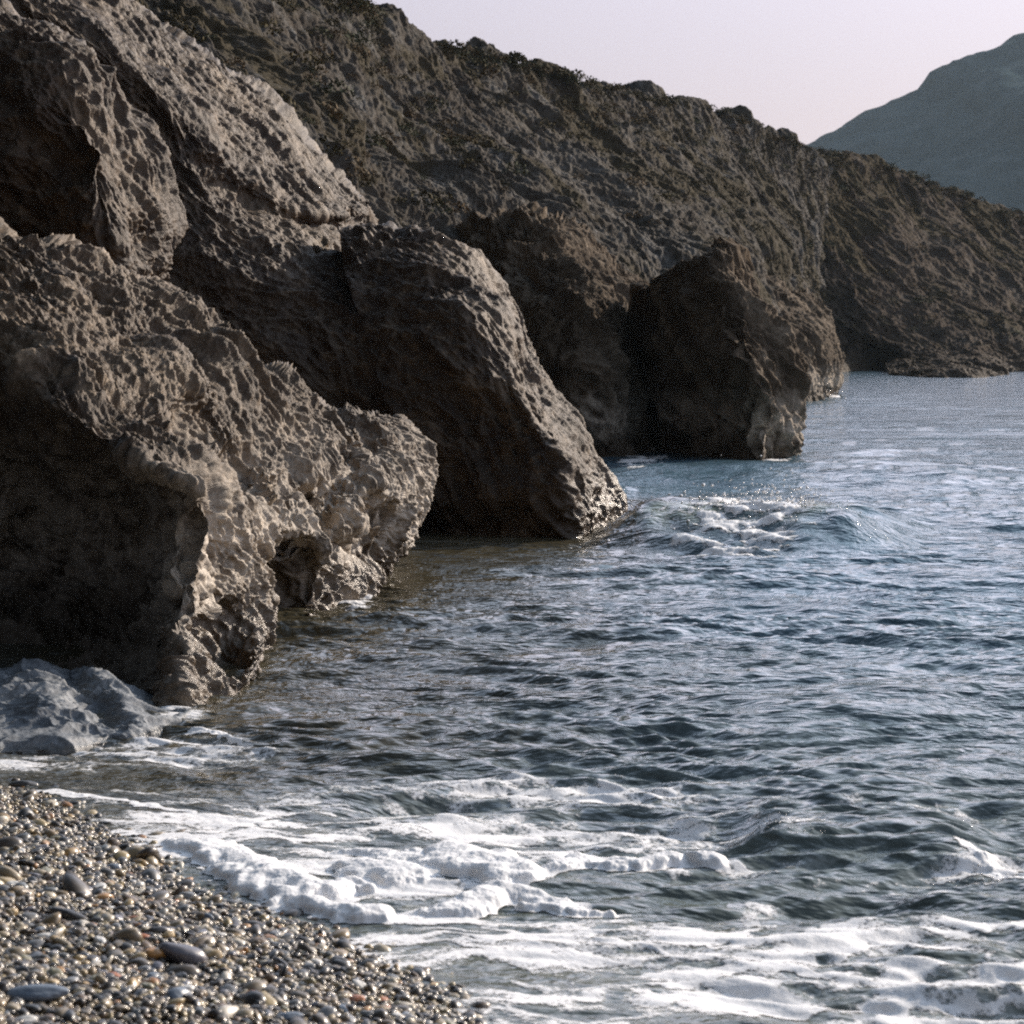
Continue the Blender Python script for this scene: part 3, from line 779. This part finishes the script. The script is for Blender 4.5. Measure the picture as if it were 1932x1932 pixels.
def foam_patches():
    """streaky white water round the swell and rock feet, laid on the sea"""
    VV, FF, DD, off = [], [], [], 0
    specs = [(1130, 1640, 975, 1085, 'swell'), (1310, 1600, 975, 1050, 'crest'), (1120, 1310, 835, 905, 'f'), (1400, 1530, 852, 885, 'g'), (1535, 1600, 735, 758, 'h'), (560, 760, 1080, 1180, 'a')]
    for u0, u1, v0, v1, k in specs:
        vv = np.linspace(v1 + 10, v0 - 6, 230); Y = CAMH * FP / (vv - HV)
        cu = (np.linspace(u0 - 20, u1 + 20, 330) - CU) / FP
        X = cu[None, :] * Y[:, None]; Yg = np.repeat(Y[:, None], len(cu), 1)
        P = np.stack([X, Yg, 0 * X], -1).reshape(-1, 3).astype(np.float32)
        sc = Y.mean() / 19
        U = X / Yg * FP + CU; Vq = HV + CAMH / Yg * FP
        q = np.sqrt(((U - (u0 + u1) / 2) / ((u1 - u0) / 2)) ** 2 + ((Vq - (v0 + v1) / 2) / ((v1 - v0) / 2)) ** 2)
        n1 = fbm(P * np.array([0.5, 0.8, 1], np.float32) / (0.20 * sc), 5, 90, 0.65).reshape(X.shape)
        f1, f2 = worley((P + 0.1 * perlin(P / 0.3, 3)[:, None]) * np.array([0.7, 1, 1], np.float32) / (0.22 * sc), 91)
        T = 0.75 * n1 + (0.10 - 0.35 * sstep(0.02, 0.3, f2 - f1)).reshape(X.shape) - sstep(0.25, 0.9, q) * 1.4 + (0.18 if k == 'crest' else 0)
        Z = sea_z(X, Yg) + 0.004 + 0.006 * np.clip(T / 0.2, 0, 2) * sc
        Fc = grid_faces(*X.shape); keep = (T.ravel()[Fc] > -0.12).any(1); Fc = Fc[keep]
        V = np.stack([X, Yg, Z], -1).reshape(-1, 3)
        used = np.unique(Fc)
        if len(used) == 0: continue
        mp = np.zeros(len(V), np.int64); mp[used] = np.arange(len(used)) + off
        DD.append(np.clip(T.ravel()[used] / 0.35 + 0.3, -0.2, 1.3)); VV.append(V[used]); FF.append(mp[Fc]); off += len(used)
    o = mesh_from('foam', np.concatenate(VV), np.concatenate(FF), FOAM, attrs={'dens': ('FLOAT', np.concatenate(DD))})
    tag(o, kind='stuff', label='thin streaks of foam where the swell meets the rocks', cat='foam')
foam_patches()

def spray():
    """droplets thrown up where the swell breaks"""
    import bmesh
    bm = bmesh.new(); bmesh.ops.create_icosphere(bm, subdivisions=1, radius=1.0)
    V0 = np.array([v.co[:] for v in bm.verts], np.float32); F0 = np.array([[v.index for v in f.verts] for f in bm.faces], np.int32); bm.free()
    r = np.random.default_rng(77)
    pos, rad = [], []
    for u, v, n, sx, sy, up, r0 in ((1450, 1010, 420, 0.30, 0.18, 0.16, 0.006), (1400, 1020, 200, 0.5, 0.25, 0.06, 0.005), (1520, 1015, 160, 0.2, 0.15, 0.10, 0.005), (1175, 965, 150, 0.10, 0.15, 0.12, 0.006), (1500, 1600, 90, 0.05, 0.03, 0.04, 0.0018), (1870, 1650, 90, 0.06, 0.04, 0.03, 0.0018),
                                 (1540, 752, 120, 0.5, 0.5, 0.3, 0.014), (1230, 852, 150, 0.5, 0.3, 0.2, 0.010), (930, 1650, 90, 0.12, 0.05, 0.06, 0.0016)):
        x, y = flat(u, v)
        X = x + r.normal(size=n) * sx; Y = y + r.normal(size=n) * sy
        Z = sea_z(X, Y) + np.abs(r.normal(size=n)) * up * r.random(n)
        pos.append(np.stack([X, Y, Z], 1)); rad.append(r0 * np.exp(r.normal(size=n) * 0.45))
    pos = np.concatenate(pos); rad = np.concatenate(rad); n = len(pos)
    V = V0[None] * rad[:, None, None] * (0.7 + 0.6 * r.random((n, 1, 3))) + pos[:, None, :]
    Fc = (F0[None] + (np.arange(n) * len(V0))[:, None, None]).reshape(-1, 3)
    m, nn, b = newmat('water_droplets'); b.inputs['Base Color'].default_value = (0.8, 0.8, 0.8, 1); b.inputs['Roughness'].default_value = 0.2
    tag(mesh_from('spray', V.reshape(-1, 3), Fc, m), kind='stuff', label='droplets of spray thrown up by the small breaking waves', cat='spray')
spray()

# ------------------------------------------------------------------ beach base
def beach():
    xs = np.linspace(-9, 3.0, 300); ys = np.linspace(-3, 12.0, 300)
    X, Yg = np.meshgrid(xs, ys)
    Z = beach_z(X, Yg) - 0.012
    m, n, b = newmat('wet_grit')
    g = N(n, 'ShaderNodeNewGeometry'); x = N(n, 'ShaderNodeTexNoise', Scale=120.0, Detail=4.0); n.links.new(g.outputs['Position'], x.inputs['Vector'])
    n.links.new(ramp(n, x.outputs['Fac'], [(0.35, (0.02, 0.018, 0.015)), (0.65, (0.09, 0.08, 0.065))]), b.inputs['Base Color'])
    b.inputs['Roughness'].default_value = 0.5
    o = mesh_from('beach', np.stack([X, Yg, Z], -1).reshape(-1, 3), grid_faces(300, 300), m)
    tag(o, kind='structure', label='dark wet grit under the pebbles', cat='beach')
beach()

# ------------------------------------------------------------------ pebbles
def ico(sub):
    import bmesh
    bm = bmesh.new(); bmesh.ops.create_icosphere(bm, subdivisions=sub, radius=1.0)
    V = np.array([v.co[:] for v in bm.verts], np.float32); Fc = np.array([[v.index for v in f.verts] for f in bm.faces], np.int32)
    bm.free(); return V, Fc
PAL = np.array([[.072,.058,.044],[.16,.13,.09],[.032,.025,.019],[.30,.25,.17],[.10,.10,.10],[.21,.155,.085],[.48,.43,.34],[.055,.055,.055],[.12,.08,.045],[.36,.29,.16],[.30,.15,.05],[.36,.24,.09],[.14,.155,.17],[.60,.57,.52]], np.float32)
PW = np.array([.15,.12,.18,.09,.06,.09,.07,.10,.09,.06,.016,.018,.012,.05]); PW /= PW.sum()
def pebble_mat():
    m, n, b = newmat('pebble_wet')
    a = N(n, 'ShaderNodeAttribute', attribute_name='tint')
    g = N(n, 'ShaderNodeNewGeometry'); x = N(n, 'ShaderNodeTexNoise', Scale=90.0, Detail=5.0, Roughness=0.7); n.links.new(g.outputs['Position'], x.inputs['Vector'])
    c = mixc(n, 0.5, a.outputs['Color'], ramp(n, x.outputs['Fac'], [(0.3, (0.3, 0.3, 0.3)), (0.7, (0.72, 0.72, 0.70))]), 'OVERLAY')
    n.links.new(c, b.inputs['Base Color'])
    b.inputs['Roughness'].default_value = 0.42
    b.inputs['Coat Weight'].default_value = 0.28; b.inputs['Coat Roughness'].default_value = 0.16
    bp = N(n, 'ShaderNodeBump', Strength=0.15, Distance=0.004); n.links.new(x.outputs['Fac'], bp.inputs['Height']); n.links.new(bp.outputs[0], b.inputs['Normal'])
    return m
PEB = pebble_mat()
def rotm(r, n):
    a = r.random(n) * 6.283; t = r.normal(size=n) * 0.38; p = r.normal(size=n) * 0.38
    ca, sa, ct, st, cp, sp = np.cos(a), np.sin(a), np.cos(t), np.sin(t), np.cos(p), np.sin(p)
    Z = np.zeros(n); O = np.ones(n)
    Rz = np.array([[ca, -sa, Z], [sa, ca, Z], [Z, Z, O]]).transpose(2, 0, 1)
    Rx = np.array([[O, Z, Z], [Z, ct, -st], [Z, st, ct]]).transpose(2, 0, 1)
    Ry = np.array([[cp, Z, sp], [Z, O, Z], [-sp, Z, cp]]).transpose(2, 0, 1)
    return Rx @ Ry @ Rz
def pebbles():
    r = np.random.default_rng(5)
    x0, x1, y0, y1 = -3.3, 0.75, 3.8, 9.6
    stp = 0.0150
    gx, gy = np.meshgrid(np.arange(x0, x1, stp), np.arange(y0, y1, stp))
    gx = (gx + r.random(gx.shape) * stp).ravel(); gy = (gy + r.random(gy.shape) * stp).ravel()
    d = shore_dist(gx, gy)
    k = (d > -0.20) & (d < 2.3) & (gx > -0.25 * gy - 0.5) & (gx < 0.25 * gy + 0.3)
    gx, gy, d = gx[k], gy[k], d[k]
    n = len(gx)
    s = np.exp(r.normal(size=n) * 0.42) * 0.0084
    s *= np.where(r.random(n) < 0.04, 1.7, 1.0)
    V0, F0 = ico(2)
    S3 = np.stack([s * (0.85 + 0.6 * r.random(n)), s * (0.75 + 0.35 * r.random(n)), s * (0.45 + 0.35 * r.random(n))], 1)
    z = beach_z(gx, gy) + s * 0.1 + r.random(n) * 0.008 - 0.003
    Rm = rotm(r, n)
    nv = len(V0)
    lum = 1 + 0.16 * r.normal(size=(n, nv)) * (np.abs(V0[:, 2])[None] * 0.4 + 0.6)
    # lumpy but rounded: smooth the random radii by a few fixed lobes
    k1 = r.normal(size=(n, 3)); k1 /= np.linalg.norm(k1, axis=1)[:, None]
    k2 = r.normal(size=(n, 3)); k2 /= np.linalg.norm(k2, axis=1)[:, None]
    lum = 1 + 0.16 * np.cos(3.0 * (k1 @ V0.T)) + 0.12 * np.sin(4.0 * (k2 @ V0.T))
    V = V0[None] * lum[..., None] * S3[:, None, :]
    V = np.einsum('nij,nvj->nvi', Rm, V) + np.stack([gx, gy, z], 1)[:, None, :]
    Fc = (F0[None] + (np.arange(n) * nv)[:, None, None]).reshape(-1, 3)
    ci = r.choice(len(PAL), n, p=PW)
    col = PAL[ci] * (0.60 + 0.45 * r.random((n, 1))) * np.array([1.0, 0.95, 0.86])
    col = np.concatenate([col, np.ones((n, 1))], 1)
    print('PEBBLES', n)
    o = mesh_from('shingle', V.reshape(-1, 3), Fc, PEB, attrs={'tint': ('FLOAT_COLOR', np.repeat(col, nv, 0))})
    tag(o, kind='stuff', label='mass of small wet pebbles covering the beach', cat='pebbles')
    # large countable pebbles
    V1, F1 = ico(4)
    protos = {}
    def proto(key, col, sd):
        rr = np.random.default_rng(sd)
        a = rr.normal(size=(3, 3)); a /= np.linalg.norm(a, axis=1)[:, None]
        l = 1 + 0.13 * np.cos(2.6 * (V1 @ a[0])) + 0.09 * np.sin(3.7 * (V1 @ a[1])) + 0.07 * fbm(V1 * 1.7 + sd, 3, sd)
        me_o = mesh_from('pebble', V1 * l[:, None] * np.array([1.2, 0.85, 0.6], np.float32), F1, PEB,
                         attrs={'tint': ('FLOAT_COLOR', np.tile(np.array([*col, 1.0]), (len(V1), 1)))})
        protos[key] = me_o.data; bpy.data.objects.remove(me_o)
    def put(key, x, y, size, rz, tx, ty, sc=(1, 1, 1), lift=0.35):
        o = bpy.data.objects.new('pebble', protos[key]); C.objects.link(o)
        z = float(beach_z(np.array([x]), np.array([y]))[0])
        o.location = (x, y, z + size * lift); o.scale = (size * sc[0], size * sc[1], size * sc[2]); o.rotation_euler = (tx, ty, rz)
        return o
    def ground(u, v):
        z = 0.1
        for _ in range(12):
            x, y = flat(u, v, z); z = 0.5 * z + 0.5 * float(beach_z(np.array([x]), np.array([y]))[0])
        return x, y
    cols = {'slate': (.105,.10,.115), 'dark': (.045,.042,.04), 'blue': (.11,.135,.17), 'orange': (.34,.18,.06), 'tan': (.36,.26,.13), 'pale': (.58,.56,.52), 'grey': (.17,.17,.17), 'brown': (.13,.095,.06), 'rust': (.36,.13,.05), 'olive': (.20,.18,.11)}
    for i, (k_, c_) in enumerate(cols.items()): proto(k_, c_, 11 + i)
    S_ = [  # key, u, v, half-size m, rz, tx, ty, scale, label
     ('slate', 347, 1815, .050, 0.2, 0.1, 0.35, (1, .8, 1.0), 'largest slate grey stone on the beach, wedge shaped with a lit right edge'),
     ('orange', 293, 1808, .030, 0.5, 0, 0.3, (1, .9, 1), 'rusty orange brown pebble touching the largest slate grey stone'),
     ('tan', 262, 1812, .020, 0.1, 0, 0, (1, 1, 1), 'small tan and orange pebble beside the rusty orange brown one'),
     ('dark', 128, 1738, .042, -0.3, 0.1, 0.2, (1.1, .6, .8), 'long flat dark grey stone half sunk in the shingle'),
     ('blue', 68, 1888, .046, 0.1, 0, 0, (1.2, .8, .6), 'wide flat blue grey stone at the bottom left corner'),
     ('blue', 338, 1888, .028, 0.7, 0.2, 0.2, (1, 1, 1), 'rounded blue violet stone just below the largest slate grey stone'),
     ('dark', 300, 1764, .028, 0.4, 0, 0.1, (1, .9, .9), 'blackish round pebble above the largest slate grey stone'),
     ('tan', 318, 1768, .016, 1.0, 0, 0, (1, 1, 1), 'yellow tan pebble against the blackish round pebble'),
     ('brown', 385, 1786, .030, 0.9, 0.2, 0, (1, .8, .8), 'brown orange flat pebble right of the largest slate grey stone'),
     ('tan', 402, 1808, .022, 0.3, 0, 0, (1, 1, 1), 'ochre pebble at the right tip of the largest slate grey stone'),
     ('dark', 42, 1489, .042, 0.2, 0, 0, (1, .8, .9), 'dark round stone lying at the waterline under the foam streak'),
     ('orange', 155, 1613, .014, 0.6, 0, 0, (1.2, 1, .8), 'small yellow orange pebble alone on the upper part of the beach'),
     ('orange', 205, 1671, .016, 0.9, 0, 0.2, (1.1, 1, 1), 'bright orange pebble mid beach'),
     ('pale', 45, 1935, .022, 0.4, 0.3, 0, (1, .8, 1.1), 'bright white pebble on the bottom edge beside the blue grey stone'),
     ('rust', 252, 1737, .016, 0.1, 0, 0, (1.3, .9, .8), 'reddish pebble between the long dark stone and the blackish pebble'),
     ('blue', 545, 1925, .022, 0.2, 0, 0, (1.2, .9, .7), 'small sky blue pebble near the bottom edge of the beach'),
     ('grey', 355, 1697, .026, 0.5, 0, 0.3, (1, .8, .9), 'mid grey rounded stone near the middle of the beach'),
    ]
    pts = []
    for key, u, v, sz, rz, tx, ty, sc, lab in S_:
        x, y = ground(u, v)
        tag(put(key, x, y, sz, rz, tx, ty, sc), lab, 'pebble', 'larger stones lying on the shingle'); pts.append((x, y, sz))
    rr = random.Random(3)
    names = list(cols); wts = [6, 7, 1.2, 1.4, 2.5, 2.2, 6, 3.5, 1, 4]
    desc = {'slate': 'slate grey', 'dark': 'blackish', 'blue': 'blue grey', 'orange': 'orange', 'tan': 'tan', 'pale': 'whitish', 'grey': 'mid grey', 'brown': 'brown', 'rust': 'reddish', 'olive': 'olive grey'}
    meds = []
    cnt = 0; tries = 0
    while cnt < 260 and tries < 9000:
        tries += 1
        u = rr.uniform(5, 900); v = rr.uniform(1540, 1925)
        x, y = flat(u, v, 0.1)
        dd = float(shore_dist(np.array([x]), np.array([y]))[0])
        if dd < 0.06 or dd > 2.4 or v < 1500 + u * 0.43: continue
        sz = rr.uniform(.012, .018) if rr.random() < 0.85 else rr.uniform(.018, .023)
        if any((x - a) ** 2 + (y - b_) ** 2 < (sz + c_) ** 2 * 1.3 for a, b_, c_ in pts): continue
        key = rr.choices(names, wts)[0]
        o = put(key, x, y, sz, rr.random() * 6.28, rr.gauss(0, .25), rr.gauss(0, .25), (rr.uniform(.8, 1.2), rr.uniform(.8, 1.1), rr.uniform(.7, 1.1)), 0.4)
        meds.append((key, x, y, o))
        pts.append((x, y, sz)); cnt += 1
    marks = [(0, 'largest slate grey wedge stone'), (3, 'long flat dark grey stone'), (4, 'wide blue grey corner stone'), (10, 'dark waterline stone'),
             (11, 'yellow orange pebble up the beach'), (12, 'bright orange pebble mid beach'), (15, 'small sky blue pebble at the bottom'), (16, 'rounded grey stone mid beach'), (14, 'reddish pebble by the round dark one')]
    grp = {}
    for key, x, y, o in meds:
        dm, mi = min((math.hypot(x - pts[a][0], y - pts[a][1]), i_) for i_, (a, _) in enumerate(marks))
        side = ('left' if x < pts[marks[mi][0]][0] else 'right') + ' of'
        grp.setdefault((key, mi, side), []).append((dm, o))
    OR = ['', 'second ', 'third ', 'fourth ', 'fifth ', 'sixth ', 'seventh ', 'eighth ', 'ninth ', 'tenth ', 'eleventh ', 'twelfth ', 'thirteenth ', 'fourteenth ', 'fifteenth ']
    for (key, mi, side), l in grp.items():
        for q, (dm, o) in enumerate(sorted(l, key=lambda t_: t_[0])):
            tag(o, f"{OR[min(q, 14)]}nearest larger {desc[key]} pebble {side} the {marks[mi][1]}", 'pebble', f"larger {desc[key]} pebbles in the shingle")
pebbles()

# ------------------------------------------------------------------ scrub on the slopes
def scrub(base_cols, n, seed, smin, smax, rowf, label, name='scrub'):
    r = np.random.default_rng(seed)
    P = np.array([[at(*p) for p in c] for c in base_cols])          # cols, rows, 3
    from mathutils.bvhtree import BVHTree
    res = []
    nc, nr = P.shape[:2]
    c = r.random(n * 3) * (nc - 1); t = (r.random(n * 3) ** rowf) * (nr - 2.2)
    i = np.minimum(c.astype(int), nc - 2); j = np.minimum(t.astype(int), nr - 2)
    a = (c - i)[:, None]; b = (t - j)[:, None]
    Q = (P[i, j] * (1 - a) + P[i + 1, j] * a) * (1 - b) + (P[i, j + 1] * (1 - a) + P[i + 1, j + 1] * a) * b
    m_ = fbm((Q / 5.0).astype(np.float32), 3, seed) - 0.25 * t / nr
    Q = Q[m_ > -0.22][:n]; n = len(Q)
    return Q

def add_scrub(obj, cols, n, seed, smin, smax, rowf, label):
    r = np.random.default_rng(seed)
    Q = scrub(cols, n, seed, smin, smax, rowf, label)
    me = obj.data
    co = np.zeros(len(me.vertices) * 3, np.float32); me.vertices.foreach_get('co', co); co = co.reshape(-1, 3)
    # snap to nearest slope vertex in a coarse hash over view direction
    key = (np.round(co[:, 0] / co[:, 1] * 400).astype(int) * 4096 + np.round((co[:, 2] - CAMH) / co[:, 1] * 400).astype(int))
    order = np.argsort(co[:, 1], kind='stable'); kk = key[order]
    uk, first = np.unique(kk, return_index=True)
    qk = (np.round(Q[:, 0] / Q[:, 1] * 400).astype(int) * 4096 + np.round((Q[:, 2] - CAMH) / Q[:, 1] * 400).astype(int))
    pos = np.searchsorted(uk, qk); pos = np.clip(pos, 0, len(uk) - 1)
    ok = uk[pos] == qk
    base = co[order[first[pos]]][ok]
    n = len(base); nl = 80
    s = (smin + (smax - smin) * r.random(n) ** 2) 
    D = r.normal(size=(n, nl, 3)); D /= np.linalg.norm(D, axis=2)[..., None]; D[..., 2] = np.abs(D[..., 2]) * 0.8
    D *= (0.55 + 0.5 * r.random((n, nl, 1)) ** 0.5)
    ctr = base[:, None] + D * s[:, None, None]
    T1 = r.normal(size=(n, nl, 3)); T1 /= np.linalg.norm(T1, axis=2)[..., None]
    T2 = np.cross(T1, r.normal(size=(n, nl, 3))); T2 /= np.linalg.norm(T2, axis=2)[..., None]
    ls = s[:, None, None] * (0.085 + 0.08 * r.random((n, nl, 1)))
    V = np.stack([ctr - T1 * ls, ctr + T2 * ls * 0.7, ctr + T1 * ls, ctr - T2 * ls * 0.7], 2).reshape(-1, 3)
    Fc = np.arange(len(V)).reshape(-1, 4)
    col = np.array([[.085,.070,.036],[.065,.055,.030],[.12,.088,.052],[.075,.078,.048]])[r.integers(0, 4, n)]
    col = np.repeat(np.concatenate([col, np.ones((n, 1))], 1), nl * 4, 0)
    o = mesh_from('scrub', V, Fc, LEAF, smooth=False, attrs={'tint': ('FLOAT_COLOR', col)})
    tag(o, kind='stuff', label=label, cat='scrub')
    print('SCRUB', n)
LEAF, _n, _b2 = newmat('scrub_leaves')
_a = N(_n, 'ShaderNodeAttribute', attribute_name='tint'); _n.links.new(_a.outputs['Color'], _b2.inputs['Base Color'])
_b2.inputs['Roughness'].default_value = 0.9; _b2.inputs['Specular IOR Level'].default_value = 0.1
add_scrub(hill_near, SL_cols, 800, 31, 0.10, 0.34, 3.4, 'low brown green bushes along the skyline of the near slope')
add_scrub(bpy.data.objects['headland'], HD_cols, 400, 32, 0.2, 0.55, 3.2, 'low brown bushes along the skyline of the far headland')

# ------------------------------------------------------------------ haze
def haze():
    x0, x1, y0, y1, z0, z1 = -900, 1500, -15, 1800, -4.0, 235.0
    V = np.array([[x, y, z] for z in (z0, z1) for y in (y0, y1) for x in (x0, x1)], np.float32)
    Fc = np.array([[0, 2, 3, 1], [4, 5, 7, 6], [0, 1, 5, 4], [2, 6, 7, 3], [0, 4, 6, 2], [1, 3, 7, 5]])
    m = bpy.data.materials.new('haze_air'); m.use_nodes = True; n = m.node_tree; n.nodes.clear()
    o_ = n.nodes.new('ShaderNodeOutputMaterial'); v_ = n.nodes.new('ShaderNodeVolumePrincipled')
    v_.inputs['Color'].default_value = (0.70, 0.88, 1.0, 1); v_.inputs['Density'].default_value = HAZE
    v_.inputs['Anisotropy'].default_value = 0.0
    n.links.new(v_.outputs[0], o_.inputs['Volume'])
    tag(mesh_from('haze', V, Fc, m, smooth=False), kind='stuff', label='thin blue sea haze between the cove and the mountain', cat='haze')
HAZE = 0.00013
haze()
